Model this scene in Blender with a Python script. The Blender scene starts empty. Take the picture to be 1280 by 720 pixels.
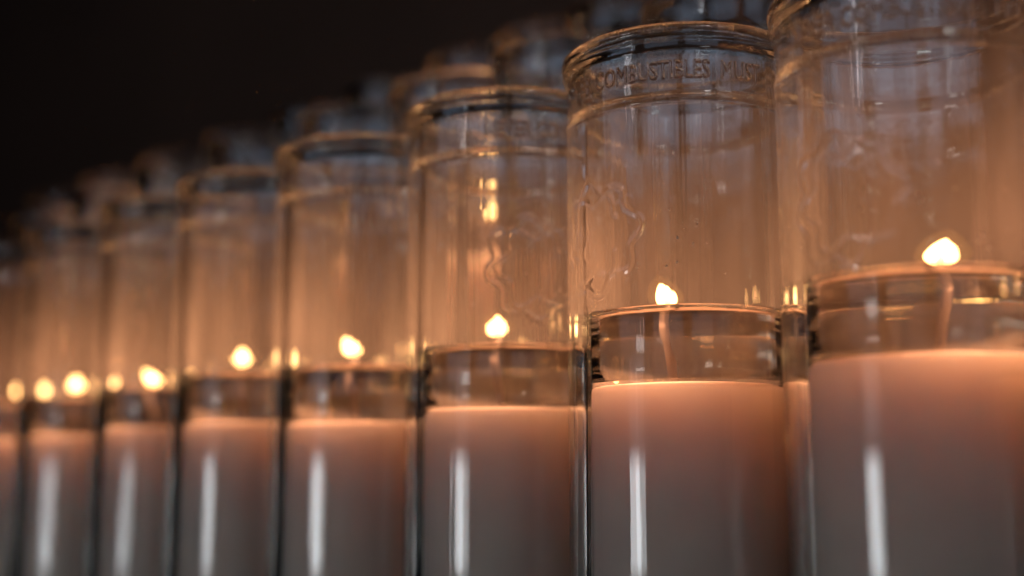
import bpy, bmesh, math, random
from mathutils import Vector
R_ = math.radians
scene = bpy.context.scene
C = scene.collection
random.seed(4)

# ------------------------------------------------------------------ camera
CAM_Z = 0.075
cam = bpy.data.cameras.new('camera')
cam.sensor_width = 36.0
cam.lens = 46.4
cam.clip_start = 0.01
cam.clip_end = 50
cam.dof.use_dof = True
cam.dof.focus_distance = 0.378
cam.dof.aperture_fstop = 4.0
cam.dof.aperture_blades = 0
camo = bpy.data.objects.new('camera', cam)
camo.location = (0, 0, CAM_Z)
camo.rotation_euler = (R_(90) + math.atan(260 / 1650), 0, 0)
C.objects.link(camo)
scene.camera = camo

# ------------------------------------------------------------------ render
scene.view_settings.view_transform = 'Standard'
scene.view_settings.look = 'None'
scene.view_settings.exposure = 0.0
scene.view_settings.gamma = 1.0
scene.view_settings.use_curve_mapping = False
cy = scene.cycles
cy.use_denoising = True
cy.denoiser = 'OPENIMAGEDENOISE'
cy.max_bounces = 16
cy.transmission_bounces = 16
cy.glossy_bounces = 10
cy.diffuse_bounces = 3
cy.transparent_max_bounces = 16
cy.caustics_reflective = True
cy.caustics_refractive = True
cy.blur_glossy = 0.2
cy.sample_clamp_indirect = 6.0
cy.use_adaptive_sampling = True
cy.adaptive_threshold = 0.03
cy.adaptive_min_samples = 24

# ------------------------------------------------------------------ light
world = bpy.data.worlds.new('World')
scene.world = world
world.use_nodes = True
world.node_tree.nodes['Background'].inputs['Color'].default_value = (0.35, 0.42, 0.55, 1)
world.node_tree.nodes['Background'].inputs['Strength'].default_value = 0.001

def area(name, loc, target, sx, sy, radiance, col):
    l = bpy.data.lights.new(name, 'AREA')
    l.shape = 'RECTANGLE'
    l.size = sx
    l.size_y = sy
    l.energy = radiance * math.pi * sx * sy
    l.color = col
    o = bpy.data.objects.new(name, l)
    o.location = loc
    d = Vector(target) - Vector(loc)
    o.rotation_euler = d.to_track_quat('-Z', 'Y').to_euler()
    C.objects.link(o)
    return o

COOL = (0.96, 0.96, 1.0)
AIM = (-0.02, 0.42, 0.10)
def at_bearing(b, dist, z):
    return (AIM[0] + dist * math.sin(R_(b)), AIM[1] + dist * math.cos(R_(b)), z)
# bright doorway low at the left, behind the camera, its upper part dimmer
area('doorway_light', at_bearing(236, 1.6, 0.045), (AIM[0], AIM[1], 0.045), 0.31, 0.17, 10.0, COOL)
area('doorway_upper_light', at_bearing(236, 1.6, 0.215), (AIM[0], AIM[1], 0.215), 0.26, 0.12, 0.8, COOL)
# tall narrow gaps of light above it
area('door_gap_light', at_bearing(238.5, 1.6, 0.815), (AIM[0], AIM[1], 0.815), 0.014, 0.31, 14.0, COOL)
area('door_gap_light', at_bearing(234.5, 1.6, 0.815), (AIM[0], AIM[1], 0.815), 0.014, 0.31, 14.0, COOL)
# cool panels, added to veil the upper glass, high behind the camera, and a small lamp above it
for b_, l_ in ((160, 0.72), (206, 0.72), (252, 0.72)):
    area('veil_panel_light', at_bearing(b_, 2.2, 1.03), AIM, 1.4, 0.55, l_, (0.56, 0.72, 1.0))
area('overhead_light', (0.55, -0.9, 1.25), (0.05, 0.45, 0.15), 0.20, 0.18, 12.0, (0.84, 0.96, 1.0))

# ------------------------------------------------------------------ materials
def newmat(name):
    m = bpy.data.materials.new(name)
    m.use_nodes = True
    m.node_tree.nodes.clear()
    return m, m.node_tree

def node(nt, t, **kw):
    n = nt.nodes.new(t)
    for k, v in kw.items():
        if k.startswith('i_'):
            n.inputs[k[2:].replace('_', ' ')].default_value = v
        else:
            setattr(n, k, v)
    return n

def glass_mat(name, ior, tint, film_lo, film_hi, bump=0.0, film_col=(0.8, 0.78, 0.76), rise=0.0):
    m, nt = newmat(name)
    L = nt.links.new
    out = node(nt, 'ShaderNodeOutputMaterial')
    tc = node(nt, 'ShaderNodeTexCoord')
    oi = node(nt, 'ShaderNodeObjectInfo')
    add = node(nt, 'ShaderNodeVectorMath', operation='ADD')
    mul = node(nt, 'ShaderNodeMath', operation='MULTIPLY')
    mul.inputs[1].default_value = 3.0
    L(oi.outputs['Random'], mul.inputs[0])
    L(tc.outputs['Object'], add.inputs[0])
    L(mul.outputs[0], add.inputs[1])
    g = node(nt, 'ShaderNodeBsdfGlass')
    g.inputs['IOR'].default_value = ior
    g.inputs['Roughness'].default_value = 0.0
    g.inputs['Color'].default_value = (*tint, 1)
    if bump:
        mp = node(nt, 'ShaderNodeMapping')
        mp.inputs['Scale'].default_value = (420, 420, 9)
        L(add.outputs[0], mp.inputs['Vector'])
        n1 = node(nt, 'ShaderNodeTexNoise')
        n1.inputs['Scale'].default_value = 1.0
        n1.inputs['Detail'].default_value = 1.0
        L(mp.outputs[0], n1.inputs['Vector'])
        b = node(nt, 'ShaderNodeBump')
        b.inputs['Strength'].default_value = 1.0
        b.inputs['Distance'].default_value = bump
        L(n1.outputs[0], b.inputs['Height'])
        L(b.outputs[0], g.inputs['Normal'])
    if film_hi > 0:
        mp2 = node(nt, 'ShaderNodeMapping')
        mp2.inputs['Scale'].default_value = (130, 130, 22)
        L(add.outputs[0], mp2.inputs['Vector'])
        n2 = node(nt, 'ShaderNodeTexNoise')
        n2.inputs['Scale'].default_value = 1.0
        n2.inputs['Detail'].default_value = 2.0
        L(mp2.outputs[0], n2.inputs['Vector'])
        mr = node(nt, 'ShaderNodeMapRange')
        mr.inputs['From Min'].default_value = 0.3
        mr.inputs['From Max'].default_value = 0.7
        mr.inputs['To Min'].default_value = film_lo
        mr.inputs['To Max'].default_value = film_hi
        L(n2.outputs[0], mr.inputs['Value'])
        d = node(nt, 'ShaderNodeBsdfDiffuse')
        t = node(nt, 'ShaderNodeBsdfTranslucent')
        d.inputs['Color'].default_value = (*film_col, 1)
        t.inputs['Color'].default_value = (*film_col, 1)
        mx = node(nt, 'ShaderNodeMixShader')
        L(d.outputs[0], mx.inputs[1])
        L(t.outputs[0], mx.inputs[2])
        mx2 = node(nt, 'ShaderNodeMixShader')
        fac = mr.outputs[0]
        if rise:
            # wax vapour and soot film, thickened towards the mouth to offset flame light falloff
            sp = node(nt, 'ShaderNodeSeparateXYZ')
            L(tc.outputs['Object'], sp.inputs[0])
            mz = node(nt, 'ShaderNodeMapRange')
            mz.interpolation_type = 'SMOOTHSTEP'
            mz.inputs['From Min'].default_value = 0.125
            mz.inputs['From Max'].default_value = 0.19
            mz.inputs['To Min'].default_value = 1.0
            mz.inputs['To Max'].default_value = 1.0 + rise
            L(sp.outputs['Z'], mz.inputs['Value'])
            mm = node(nt, 'ShaderNodeMath', operation='MULTIPLY')
            L(fac, mm.inputs[0])
            L(mz.outputs[0], mm.inputs[1])
            fac = mm.outputs[0]
        L(fac, mx2.inputs[0])
        L(g.outputs[0], mx2.inputs[1])
        L(mx.outputs[0], mx2.inputs[2])
        L(mx2.outputs[0], out.inputs[0])
    else:
        L(g.outputs[0], out.inputs[0])
    return m

M = {}
M['glass_out'] = glass_mat('glass_outer_face', 1.5, (0.97, 0.985, 0.98), 0, 0, 0.0001)
M['glass_in'] = glass_mat('glass_hazed_inner_face', 1.5, (0.97, 0.985, 0.98), 0.0027, 0.0049, 0.0, rise=1.6)
M['cup'] = glass_mat('clear_plastic_cup', 1.46, (0.97, 0.96, 0.94), 0, 0)
M['pool'] = glass_mat('melted_wax_liquid', 1.43, (0.97, 0.95, 0.92), 0.055, 0.08)

def surface_mat():
    """the still upper surface of the liquid: mirror at grazing angles from below, clear straight through"""
    m, nt = newmat('melted_wax_surface')
    out = node(nt, 'ShaderNodeOutputMaterial')
    fr = node(nt, 'ShaderNodeFresnel')
    fr.inputs['IOR'].default_value = 1.43
    t = node(nt, 'ShaderNodeBsdfTransparent')
    g = node(nt, 'ShaderNodeBsdfGlossy')
    g.inputs['Roughness'].default_value = 0.0
    mx = node(nt, 'ShaderNodeMixShader')
    nt.links.new(fr.outputs[0], mx.inputs[0])
    nt.links.new(t.outputs[0], mx.inputs[1])
    nt.links.new(g.outputs[0], mx.inputs[2])
    nt.links.new(mx.outputs[0], out.inputs[0])
    return m
M['surface'] = surface_mat()

def wax_mat():
    m, nt = newmat('white_candle_wax')
    L = nt.links.new
    out = node(nt, 'ShaderNodeOutputMaterial')
    p = node(nt, 'ShaderNodeBsdfPrincipled')
    tc = node(nt, 'ShaderNodeTexCoord')
    n = node(nt, 'ShaderNodeTexNoise')
    n.inputs['Scale'].default_value = 60
    n.inputs['Detail'].default_value = 4
    L(tc.outputs['Object'], n.inputs['Vector'])
    cr = node(nt, 'ShaderNodeValToRGB')
    cr.color_ramp.elements[0].position = 0.3
    cr.color_ramp.elements[1].position = 0.7
    cr.color_ramp.elements[0].color = (0.78, 0.62, 0.52, 1)
    cr.color_ramp.elements[1].color = (0.83, 0.68, 0.58, 1)
    L(n.outputs[0], cr.inputs[0])
    L(cr.outputs[0], p.inputs['Base Color'])
    p.inputs['Roughness'].default_value = 0.45
    p.inputs['Specular IOR Level'].default_value = 0.3
    p.inputs['Subsurface Weight'].default_value = 1.0
    p.inputs['Subsurface Radius'].default_value = (1.0, 0.95, 0.9)
    p.inputs['Subsurface Scale'].default_value = 0.034
    b = node(nt, 'ShaderNodeBump')
    b.inputs['Strength'].default_value = 0.3
    b.inputs['Distance'].default_value = 0.0004
    L(n.outputs[0], b.inputs['Height'])
    L(b.outputs[0], p.inputs['Normal'])
    L(p.outputs[0], out.inputs[0])
    return m
M['wax'] = wax_mat()

def plain(name, col, rough=0.6, metal=0.0, noise=0.15, scale=40):
    m, nt = newmat(name)
    L = nt.links.new
    out = node(nt, 'ShaderNodeOutputMaterial')
    p = node(nt, 'ShaderNodeBsdfPrincipled')
    tc = node(nt, 'ShaderNodeTexCoord')
    n = node(nt, 'ShaderNodeTexNoise')
    n.inputs['Scale'].default_value = scale
    n.inputs['Detail'].default_value = 5
    L(tc.outputs['Object'], n.inputs['Vector'])
    cr = node(nt, 'ShaderNodeValToRGB')
    cr.color_ramp.elements[0].color = (*[c * (1 - noise) for c in col], 1)
    cr.color_ramp.elements[1].color = (*[c * (1 + noise) for c in col], 1)
    L(n.outputs[0], cr.inputs[0])
    L(cr.outputs[0], p.inputs['Base Color'])
    p.inputs['Roughness'].default_value = rough
    p.inputs['Metallic'].default_value = metal
    L(p.outputs[0], out.inputs[0])
    return m
M['wick'] = plain('pale_cotton_wick', (0.13, 0.12, 0.11), 0.9)
M['char'] = plain('charred_wick_tip', (0.02, 0.015, 0.012), 0.9)
M['metal'] = plain('dark_painted_metal', (0.03, 0.026, 0.024), 0.5, 0.6)
M['wall'] = plain('dark_brown_plaster', (0.12, 0.062, 0.04), 0.9, 0, 0.3, 3)

def flame_mat(name, col, strength):
    m, nt = newmat(name)
    out = node(nt, 'ShaderNodeOutputMaterial')
    e = node(nt, 'ShaderNodeEmission')
    e.inputs['Color'].default_value = (*col, 1)
    e.inputs['Strength'].default_value = strength
    t = node(nt, 'ShaderNodeBsdfTransparent')
    ad = node(nt, 'ShaderNodeAddShader')
    nt.links.new(e.outputs[0], ad.inputs[0])
    nt.links.new(t.outputs[0], ad.inputs[1])
    nt.links.new(ad.outputs[0], out.inputs[0])
    m.cycles.emission_sampling = 'NONE'
    return m
FLAME_COL = (1.0, 0.39, 0.18)
FLAME_W = 3.1
M['flame'] = flame_mat('candle_flame', (1.0, 0.50, 0.17), 5.0)
def halo_mat():
    """soft glow round the flame, imitated by a thin emissive volume"""
    m, nt = newmat('candle_flame_halo')
    out = node(nt, 'ShaderNodeOutputMaterial')
    e = node(nt, 'ShaderNodeEmission')
    e.inputs['Color'].default_value = (1.0, 0.42, 0.10, 1)
    e.inputs['Strength'].default_value = 18.0
    nt.links.new(e.outputs[0], out.inputs['Volume'])
    return m
M['flame_glow'] = halo_mat()

# ------------------------------------------------------------------ helpers
def link(name, me, parent=None, loc=None):
    o = bpy.data.objects.new(name, me)
    C.objects.link(o)
    if parent:
        o.parent = parent
    if loc:
        o.location = loc
    return o

def lathe(name, runs, mats, seg=96, hole=None):
    """runs: list of (profile points, material index); each run is turned about z as an open skin."""
    vs, fs, mi = [], [], []
    for run_no, (prof, k) in enumerate(runs):
        idx = []
        for (r, z) in prof:
            if r < 1e-7:
                idx.append([len(vs)] * seg)
                vs.append((0, 0, z))
            else:
                idx.append(list(range(len(vs), len(vs) + seg)))
                for s in range(seg):
                    a = 2 * math.pi * s / seg
                    vs.append((r * math.cos(a), r * math.sin(a), z))
        for i in range(len(prof) - 1):
            for s in range(seg):
                t = (s + 1) % seg
                if hole and run_no == 0 and i == hole[0] and ((s - hole[1]) % seg) < hole[2]:
                    continue
                q = [idx[i][s], idx[i][t], idx[i + 1][t], idx[i + 1][s]]
                q = [v for n_, v in enumerate(q) if v not in q[:n_]]
                if len(q) > 2:
                    fs.append(q)
                    mi.append(k)
    me = bpy.data.meshes.new(name)
    me.from_pydata(vs, [], fs)
    for m in mats:
        me.materials.append(m)
    me.polygons.foreach_set('material_index', mi)
    me.polygons.foreach_set('use_smooth', [True] * len(fs))
    me.update()
    return me

def arc(cx, cz, r, a0, a1, n):
    return [(cx + r * math.cos(R_(a0 + (a1 - a0) * i / n)), cz + r * math.sin(R_(a0 + (a1 - a0) * i / n))) for i in range(n + 1)]

def tube_mesh(name, pts, radii, mat, seg=12, cap=True):
    vs, fs = [], []
    n = len(pts)
    up = Vector((0.31, 0.87, 0.38)).normalized()
    for i, p in enumerate(pts):
        p = Vector(p)
        a = Vector(pts[max(i - 1, 0)])
        b = Vector(pts[min(i + 1, n - 1)])
        t = (b - a).normalized()
        u = t.cross(up).normalized()
        w = t.cross(u).normalized()
        for s in range(seg):
            q = 2 * math.pi * s / seg
            vs.append(p + (u * math.cos(q) + w * math.sin(q)) * radii[i])
    for i in range(n - 1):
        for s in range(seg):
            t = (s + 1) % seg
            fs.append((i * seg + s, (i + 1) * seg + s, (i + 1) * seg + t, i * seg + t))
    if cap:
        fs.append(tuple(range(seg)))
        fs.append(tuple(reversed(range((n - 1) * seg, n * seg))))
    me = bpy.data.meshes.new(name)
    me.from_pydata([tuple(v) for v in vs], [], fs)
    me.materials.append(mat)
    me.polygons.foreach_set('use_smooth', [True] * len(fs))
    me.update()
    return me

# ------------------------------------------------------------------ the setting
def quad_wall():
    me = bpy.data.meshes.new('wall')
    bm = bmesh.new()
    bmesh.ops.create_cube(bm, size=1.0)
    for v in bm.verts:
        v.co = Vector((v.co.x * 6.0, v.co.y * 0.2, v.co.z * 4.0))
    bm.to_mesh(me)
    bm.free()
    me.materials.append(M['wall'])
    o = link('wall', me)
    o.location = (0.80, 0.82, 1.0)
    o.rotation_euler = (0, 0, R_(44.5 + 90))
    o['kind'] = 'structure'
quad_wall()

# ------------------------------------------------------------------ glass
import numpy as np
RO, RI, H = 0.0356, 0.0298, 0.207
SEG = 360                 # one step per degree
EZ, ES = 0.147, 0.019     # moulded emblem: height of its middle, half its height
EA0, EAN = -60, 60        # degrees round the glass (0 = moulding front)
TA0, TAN = -60, 120       # lettering
NB = H - 0.0235           # bottom of the neck band
RB = H - 0.0085           # bottom of the rim bead
outer_body = [(0, 0.0015), (0.026, 0.0015), (0.029, 0.0)] + arc(RO - 0.004, 0.004, 0.004, -90, 0, 6) + [(RO, 0.02), (RO, 0.06), (RO, 0.10), (RO, EZ - ES), (RO, EZ + ES), (RO, NB - 0.004), (RO, NB)]
inner_body = [(RI, NB), (RI, NB - 0.004), (RI, 0.15), (RI, 0.11), (RI, 0.06), (RI, 0.02)] + [(RI - 0.004 + 0.004 * math.cos(R_(a)), 0.0135 + 0.004 * math.sin(R_(a))) for a in (0, -20, -40, -60, -80, -90)] + [(0.012, 0.0095), (0, 0.0095)]
me_body = lathe('body', [(outer_body, 0), (inner_body, 1)], [M['glass_out'], M['glass_in']], SEG, (outer_body.index((RO, EZ - ES)), EA0 - 90, EAN))
# the neck band: a small raised bead outside, a rounded step inside
RN = RI + 0.0006
outer_neck = [(RO, NB), (RO, NB + 0.0006), (RO + 0.00008, NB + 0.0011), (RO + 0.0001, NB + 0.0016), (RO + 0.00002, NB + 0.0022), (RO - 0.0002, NB + 0.0027), (RO - 0.0003, NB + 0.0035), (RO - 0.0003, RB - 0.001), (RO - 0.0003, RB)]
inner_neck = [(RN, RB), (RN, RB - 0.001), (RN, NB + 0.0048), (RN - 0.00015, NB + 0.0038), (RN - 0.0004, NB + 0.0029), (RI, NB + 0.0022), (RI - 0.0002, NB + 0.0016), (RI - 0.0001, NB + 0.001), (RI, NB + 0.0005), (RI, NB)]
me_neck = lathe('neck_band', [(outer_neck, 0), (inner_neck, 1)], [M['glass_out'], M['glass_in']], SEG, (outer_neck.index((RO - 0.0003, NB + 0.0035)), TA0 - 90, TAN))
rim_prof = [(RO - 0.0003, RB), (RO - 0.0003, RB + 0.0006), (RO + 0.0001, RB + 0.0012), (RO + 0.0008, RB + 0.0018), (RO + 0.0011, RB + 0.0025), (RO + 0.0010, RB + 0.0031), (RO + 0.0006, RB + 0.0037), (RO + 0.0007, RB + 0.0043), (RO + 0.0012, RB + 0.0050), (RO + 0.0014, RB + 0.0058)] \
    + [(RO - 0.0008 + 0.0022 * math.cos(R_(a)), H - 0.0022 + 0.0022 * math.sin(R_(a))) for a in (10, 30, 50, 70, 88)] \
    + [(RN + 0.0018 + 0.0018 * math.cos(R_(a)), H - 0.0018 + 0.0018 * math.sin(R_(a))) for a in (92, 110, 130, 150, 168, 178)] + [(RN, RB + 0.003), (RN, RB)]
me_rim = lathe('rim', [(rim_prof, 0)], [M['glass_out']], SEG)

def patch(name, r0, a0, an, z0, z1, height):
    """the moulded piece of the outer skin: height is an array [rows up][columns round] of relief in metres"""
    nz, na = height.shape
    ang = np.radians(a0 + an * np.arange(na) / (na - 1))
    zz = z0 + (z1 - z0) * np.arange(nz) / (nz - 1)
    A, Z = np.meshgrid(ang, zz)
    r = r0 + height
    co = np.stack([r * np.sin(A), -r * np.cos(A), Z], -1).reshape(-1, 3)
    i = np.arange(nz * na).reshape(nz, na)
    fs = np.stack([i[:-1, :-1], i[:-1, 1:], i[1:, 1:], i[1:, :-1]], -1).reshape(-1, 4)
    me = bpy.data.meshes.new(name)
    me.from_pydata(co.tolist(), [], fs.tolist())
    me.materials.append(M['glass_out'])
    me.polygons.foreach_set('use_smooth', [True] * len(fs))
    me.update()
    return me

def blur(a, n):
    k = np.array([0.25, 0.5, 0.25])
    for _ in range(n):
        for ax in (0, 1):
            p = np.pad(a, [(1, 1) if q == ax else (0, 0) for q in (0, 1)], mode='edge')
            sl = lambda o: p[o:o + a.shape[0], :] if ax == 0 else p[:, o:o + a.shape[1]]
            a = k[0] * sl(0) + k[1] * sl(1) + k[2] * sl(2)
    return a

def lettering():
    from mathutils.bvhtree import BVHTree
    cu = bpy.data.curves.new('lettering', 'FONT')
    cu.body = 'NEVER COMBUSTIBLES  MUST'
    cu.size = 1.0
    cu.resolution_u = 3
    o = bpy.data.objects.new('tmp', cu)
    C.objects.link(o)
    dg = bpy.context.evaluated_depsgraph_get()
    me = bpy.data.meshes.new_from_object(o.evaluated_get(dg))
    bpy.data.objects.remove(o)
    vs = [v.co.copy() for v in me.vertices]
    x0, x1 = min(v.x for v in vs), max(v.x for v in vs)
    y0, y1 = min(v.y for v in vs), max(v.y for v in vs)
    tree = BVHTree.FromPolygons(vs, [tuple(p.vertices) for p in me.polygons])
    z0, z1 = NB + 0.0035, RB - 0.001
    zc, hh, half = H - 0.0140, 0.0052, 56.0
    na, nz = 601, 91
    g = np.zeros((nz, na))
    for j in range(nz):
        y = ((z0 + (z1 - z0) * j / (nz - 1)) - zc) / hh + 0.5
        if y < -0.05 or y > 1.05:
            continue
        for i in range(na):
            x = ((TA0 + TAN * i / (na - 1)) / half + 1) / 2
            if 0 <= x <= 1 and tree.ray_cast(Vector((x0 + (x1 - x0) * x, y0 + (y1 - y0) * y, 1)), Vector((0, 0, -1)))[0]:
                g[j, i] = 1
    g = blur(g, 2)
    g[0] = g[-1] = 0
    g[:, 0] = g[:, -1] = 0
    return patch('lettering', RO - 0.0003, TA0, TAN, z0, z1, g * 0.00048)
me_text = lettering()

def emblem():
    na, nz = 181, 181
    ang = np.radians(EA0 + EAN * np.arange(na) / (na - 1) - (EA0 + EAN / 2)) * RO
    zz = -ES + 2 * ES * np.arange(nz) / (nz - 1)
    X, Z = np.meshgrid(ang, zz)
    t = np.radians(np.arange(0, 360, 1.0))
    hgt = np.zeros_like(X)
    for sc_, lob, amp, ph, w, hm, lo, hi in ((0.0148, 8, 0.10, 0.4, 0.0011, 0.00042, 0, 360), (0.0112, 6, 0.16, 1.2, 0.0009, 0.00032, 30, 330)):
        m = (np.degrees(t) >= lo) & (np.degrees(t) <= hi)
        tt = t[m]
        rr = sc_ * (1 + amp * np.sin(lob * tt + ph) + 0.05 * np.sin(3 * tt + 1))
        px, pz = rr * np.cos(tt), rr * np.sin(tt) * 1.04
        d2 = np.full(X.shape, 1.0)
        for a, b in zip(px, pz):
            d2 = np.minimum(d2, (X - a) ** 2 + (Z - b) ** 2)
        hgt += hm * np.exp(-d2 / (w * w) * 1.6)
    edge = np.clip((1 - np.abs(ang / ang.max())) / 0.04, 0, 1)[None, :] * np.clip((1 - np.abs(zz / ES)) / 0.04, 0, 1)[:, None]
    return patch('emblem', RO, EA0, EAN, EZ - ES, EZ + ES, hgt * edge * 0.38)
me_emb = emblem()

def make_glass(loc, offset, label, group):
    """offset: how far the moulding is turned from facing the middle of the aisle, degrees"""
    o = bpy.data.objects.new('candle_glass', None)
    C.objects.link(o)
    o.empty_display_size = 0.02
    o.location = loc
    o.rotation_euler = (0, 0, math.atan2(-loc[0], loc[1]) + R_(offset))
    o['label'] = label
    o['category'] = 'candle glass'
    o['group'] = group
    link('body', me_body, o)
    nk = link('neck_band', me_neck, o)
    link('rim', me_rim, o)
    link('lettering', me_text, nk)
    link('emblem', me_emb, o)
    return o

# ------------------------------------------------------------------ candle
WR = 0.0290
FLOOR = 0.0097
def make_candle(loc, wax_z, pool_z, flame, rot, label, group, lean=(0.0, 0.0), fh=0.0070, fw=0.0030, wide=1.0):
    o = bpy.data.objects.new('candle', None)
    C.objects.link(o)
    o.empty_display_size = 0.02
    o.location = (loc[0], loc[1], loc[2] + FLOOR)
    o['label'] = label
    o['category'] = 'candle'
    o['group'] = group
    rg = random.Random(int(abs(loc[0]) * 1e5) + 7)
    zt = wax_z - FLOOR
    prof = [(0, 0), (WR - 0.003, 0)] + [(WR - 0.002, 0.0003), (WR - 0.0006, 0.0012), (WR, 0.003), (WR, zt * 0.35), (WR, zt * 0.7), (WR, zt - 0.006)] \
        + [(WR - 0.0022 + 0.0022 * math.cos(R_(a)), zt - 0.0028 + 0.0022 * math.sin(R_(a))) for a in (0, 15, 30, 45, 60, 75)] + [(WR - 0.004, zt - 0.0003), (WR - 0.008, zt), (0.012, zt), (0, zt)]
    link('wax', lathe('wax', [(prof, 0)], [M['wax']], 72), o)
    if pool_z is None:
        pts = [(0, 0, zt - 0.002), (0.0003, 0, zt + 0.004), (0.0012, 0.0004, zt + 0.008), (0.0024, 0.0006, zt + 0.011)]
        link('wick', tube_mesh('wick', pts, [0.0009] * 4, M['char']), o)
        return o
    zp = pool_z - FLOOR
    # clear cup wall standing on the shoulder of the wax
    co, ci = 0.0291, 0.0279
    top = zp + 0.0014
    zb = zt + 0.0004
    cup = [(co - 0.0002, zb), (co, zb + 0.0004), (co, zb + 0.004), (co, top - 0.0016), (co + 0.0003, top - 0.0010), (co + 0.0003, top - 0.0004), (co - 0.0001, top), (ci + 0.0003, top), (ci, top - 0.0004), (ci, top - 0.003), (ci, zb + 0.0004), (ci + 0.0002, zb), (co - 0.0002, zb)]
    link('cup', lathe('cup', [(cup, 0)], [M['cup']]), o)
    lr = 0.0274
    z0 = zt + 0.0003
    pool = [(lr, zt - 0.0006), (lr, z0 + 0.002), (lr, zp - 0.001), (lr, zp + 0.0003)]
    skin = [(lr, zp + 0.0003), (lr - 0.0004, zp + 0.0007), (lr - 0.0012, zp + 0.0003), (lr - 0.0024, zp + 0.00005), (lr - 0.004, zp), (0.012, zp), (0, zp)]
    link('melted_wax', lathe('melted_wax', [(pool, 0), (skin, 1)], [M['pool'], M['surface']]), o)
    fx, fy, fz = flame
    fz -= FLOOR
    base = fz - fh * 0.36
    pts = [(fx * 0.35, fy * 0.35, zt - 0.001), (fx * 0.55, fy * 0.55, zt + (zp - zt) * 0.4), (fx * 0.82, fy * 0.82, zp - 0.001), (fx * 0.9, fy * 0.9, base + 0.0004)]
    w = link('wick', tube_mesh('wick', pts, [0.0010, 0.0009, 0.0009, 0.0007], M['wick']), o)
    tip = [(fx * 0.9, fy * 0.9, base + 0.0003), (fx * 0.97, fy * 0.97, base + 0.0015), (fx, fy, base + 0.0026)]
    link('wick_tip', tube_mesh('wick_tip', tip, [0.0009, 0.0008, 0.0006], M['char'], 8), w)
    # flame: a drop, widest low down, leaning
    pr = [(0.0, 0), (0.45, 0.03), (0.78, 0.12), (0.97, 0.25), (1.0, 0.36), (0.93, 0.50), (0.76, 0.66), (0.52, 0.81), (0.24, 0.93), (0.0, 1.0)]
    fine = []
    for (a0, b0), (a1, b1), (a2, b2), (a3, b3) in zip([(-pr[1][0], pr[1][1])] + pr[:-2], pr[:-1], pr[1:], pr[2:] + [(-pr[-2][0], pr[-2][1])]):
        for k in range(3):
            u = k / 3
            cr = lambda p0, p1, p2, p3: 0.5 * (2 * p1 + (p2 - p0) * u + (2 * p0 - 5 * p1 + 4 * p2 - p3) * u * u + (3 * p1 - p0 - 3 * p2 + p3) * u ** 3)
            fine.append((max(0.0, cr(a0, a1, a2, a3)), cr(b0, b1, b2, b3)))
    fine.append((0.0, 1.0))
    fl = lathe('flame', [([(a * fw, b * fh) for a, b in fine], 0)], [M['flame']], 24)
    for v in fl.vertices:
        v.co.x *= wide
        t = v.co.z / fh
        s = t * t
        v.co.x += lean[0] * s
        v.co.y += lean[1] * s
    fo = link('flame', fl, o, (fx, fy, base))
    halo = fl.copy()  # enlarged copy of the flame, glowing shell that imitates its soft halo
    halo.materials.clear()
    halo.materials.append(M['flame_glow'])
    for v in halo.vertices:
        v.co = (v.co.x * 1.75, v.co.y * 1.75, (v.co.z - 0.4 * fh) * 1.6 + 0.48 * fh)
    link('flame_halo', halo, fo)
    lamp = bpy.data.lights.new('flame_light', 'POINT')
    lamp.energy = FLAME_W
    lamp.color = FLAME_COL
    lamp.shadow_soft_size = 0.0014
    link('flame_light', lamp, fo, (lean[0] * 0.16, 0, fh * 0.42))
    return o

def drop_mesh():
    pr = [(0, 0.0004), (0.0002, 0.00036), (0.00035, 0.00022), (0.0004, 0.0)]
    me = lathe('wax_spatter', [(list(reversed(pr)), 0)], [M['emboss']], 10)
    return me
M['emboss'] = plain('dried_wax', (0.75, 0.68, 0.6), 0.35)
me_drop = drop_mesh()
def drops(g, t):
    """small dried spatters of wax inside the glass above the flame"""
    rg = random.Random(t)
    for i in range(11):
        a = R_(rg.uniform(-25, 45) - t)
        z = 0.1335 + abs(rg.gauss(0, 0.014))
        n = Vector((-math.sin(a), math.cos(a), 0))
        o = link('wax_spatter', me_drop, g, (RI * math.sin(a) * 0.999, -RI * math.cos(a) * 0.999, z))
        o.rotation_euler = n.to_track_quat('Z', 'Y').to_euler()
        k = rg.uniform(0.4, 1.0)
        o.scale = (k, k * rg.uniform(0.8, 1.6), k * 0.7)

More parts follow.
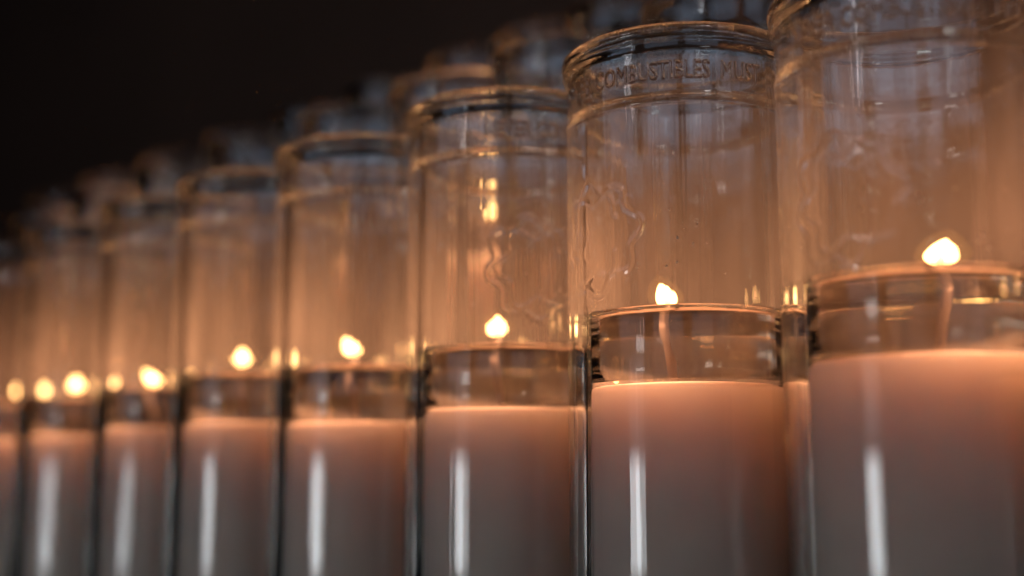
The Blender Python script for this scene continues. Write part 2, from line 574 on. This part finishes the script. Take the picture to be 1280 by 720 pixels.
G1 = 'candle glasses in the front row'
K1 = 'candles burning in the front row'
row1 = [
    # x, y, wax, pool, flame dx dy z, turn, glass label, candle label, flame lean
    (0.1065, 0.3411, 0.1093, 0.1286, (0.0058, -0.0014, 0.1368), 2, 'nearest and largest clear candle glass, cut off by the right edge', 'burning white candle in the nearest glass at the right edge', (0.0012, 0)),
    (0.0525, 0.3960, 0.1069, 0.1268, (-0.0055, 0.0008, 0.1341), -16, 'sharply focused candle glass, second from right, lettering COMBUSTIBLES on its neck', 'burning white candle in the sharply focused second glass from right', (-0.0015, 0)),
    (-0.0008, 0.4502, 0.1032, 0.1221, (-0.0045, 0, 0.1315), 43, 'candle glass third from right in front row, letters NEVER and scalloped emblem', 'burning candle third from right, flame just under the scalloped emblem', (0.0005, 0)),
    (-0.0563, 0.5067, 0.1018, 0.1208, (-0.0052, -0.0006, 0.1307), 120, 'candle glass fourth from right in front row, slightly blurred', 'burning candle fourth from right in the front row', (-0.003, 0)),
    (-0.1088, 0.5601, 0.1048, 0.1230, (-0.0058, -0.0014, 0.1321), 200, 'candle glass fifth from right in front row', 'burning candle fifth from right in the front row', (0, 0)),
    (-0.1566, 0.6088, 0.1051, 0.1214, (-0.0080, -0.0020, 0.1277), 260, 'blurred candle glass sixth from right in front row', 'burning candle sixth from right with its flame leaning left', (-0.005, 0)),
    (-0.2109, 0.6640, 0.1042, 0.1208, (-0.0078, -0.0026, 0.1293), 310, 'blurred candle glass, last whole one at the left of the front row', 'burning candle in the last whole glass at the left', (0, 0)),
    (-0.2629, 0.7170, 0.1046, 0.1213, (-0.0038, -0.0014, 0.1307), 80, 'blurred candle glass cut off by the left edge', 'burning candle in the glass cut off by the left edge', (0, 0)),
]
for (x, y, w, p, f, t, gl, kl, ln) in row1:
    gg = make_glass((x, y, 0), t, gl, G1)
    if t == -16:
        gg.scale = (1, 1, 1.010)      # pressed a little taller than its neighbours
    if t in (-16, 43, 2):
        drops(gg, t)
    make_candle((x, y, 0), w, p, f, 0, kl, K1, ln, wide=1.5 if t == 2 else 1.1)
# the next one along the row, standing beside the nearest glass just out of view
make_glass((0.1614, 0.2852, 0), 160, 'front row candle glass beyond the right edge', G1)
make_candle((0.1614, 0.2852, 0), 0.1047, 0.1211, (0.001, 0, 0.1306), 0, 'burning candle beyond the right edge', K1)

ORD = ['first', 'second', 'third', 'fourth', 'fifth', 'sixth', 'seventh', 'eighth', 'ninth', 'tenth']
Z2, Z3 = 0.0525, 0.103
row2 = [(0.1322, 0.4348), (0.0862, 0.4815), (0.0274, 0.5413), (-0.0206, 0.5902), (-0.0702, 0.6407), (-0.1268, 0.6983), (-0.1847, 0.7572), (-0.2406, 0.8141), (-0.3001, 0.8747)]
lit2 = set(range(6))  # flames added low behind the front wax to warm the glasses from behind
row3 = [(0.0641, 0.6238), (0.0264, 0.6622), (-0.0106, 0.6999), (-0.0614, 0.7515), (-0.1141, 0.8052), (-0.1709, 0.8630), (-0.2304, 0.9236), (-0.2895, 0.9837), (-0.3514, 1.0467)]
lit3 = {2, 7, 8}
for rw, lit, zb, nm in ((row2, lit2, Z2, 'middle'), (row3, lit3, Z3, 'topmost')):
    for i, (x, y) in enumerate(rw):
        make_glass((x, y, zb), (i * 67 + (30 if nm == 'middle' else 190)) % 360, 'candle glass in the raised %s row behind, %s from the right' % (nm, ORD[i]), 'candle glasses in the %s row' % nm)
        wz = (0.042 if nm == 'middle' else 0.098 if i in (2, 7, 8) else 0.032) + 0.003 * math.sin(i * 2.3)
        if i in lit:
            make_candle((x, y, zb), wz, wz + 0.018, (-0.004, 0, wz + 0.0265), 0, 'burning candle in the raised %s row behind, %s from the right' % (nm, ORD[i]), 'candles in the %s row' % nm)
        else:
            make_candle((x, y, zb), wz, None, None, 0, 'unlit candle in the raised %s row behind, %s from the right' % (nm, ORD[i]), 'candles in the %s row' % nm)

# ------------------------------------------------------------------ stepped rack the glasses stand on
def rack():
    o = bpy.data.objects.new('candle_rack', None)
    C.objects.link(o)
    o['label'] = 'dark stepped metal rack carrying the rows of candle glasses'
    o['category'] = 'rack'
    th = R_(44.5)
    o.rotation_euler = (0, 0, th)
    # in rack space: rows run along +y, rows are stacked along +x
    def slab(name, x0, x1, y0, y1, z0, z1):
        me = bpy.data.meshes.new(name)
        bm = bmesh.new()
        bmesh.ops.create_cube(bm, size=1.0)
        for v in bm.verts:
            v.co = Vector(((x0 + x1) / 2 + v.co.x * (x1 - x0), (y0 + y1) / 2 + v.co.y * (y1 - y0), (z0 + z1) / 2 + v.co.z * (z1 - z0)))
        bmesh.ops.bevel(bm, geom=bm.edges[:], offset=0.001, segments=2, affect='EDGES')
        bm.to_mesh(me)
        bm.free()
        me.materials.append(M['metal'])
        return link(name, me, o)
    d1, d2, d3 = 0.315, 0.399, 0.483
    slab('shelf', d1 - 0.045, d1 + 0.040, -0.05, 1.5, -0.006, -0.0003)
    slab('shelf', d2 - 0.041, d2 + 0.040, -0.05, 1.5, Z2 - 0.006, Z2 - 0.0003)
    slab('shelf', d3 - 0.041, d3 + 0.045, -0.05, 1.5, Z3 - 0.006, Z3 - 0.0003)
    slab('riser', d2 - 0.0415, d2 - 0.0385, -0.05, 1.5, 0.0, Z2 - 0.0065)
    slab('riser', d3 - 0.0415, d3 - 0.0385, -0.05, 1.5, Z2, Z3 - 0.0065)
rack()
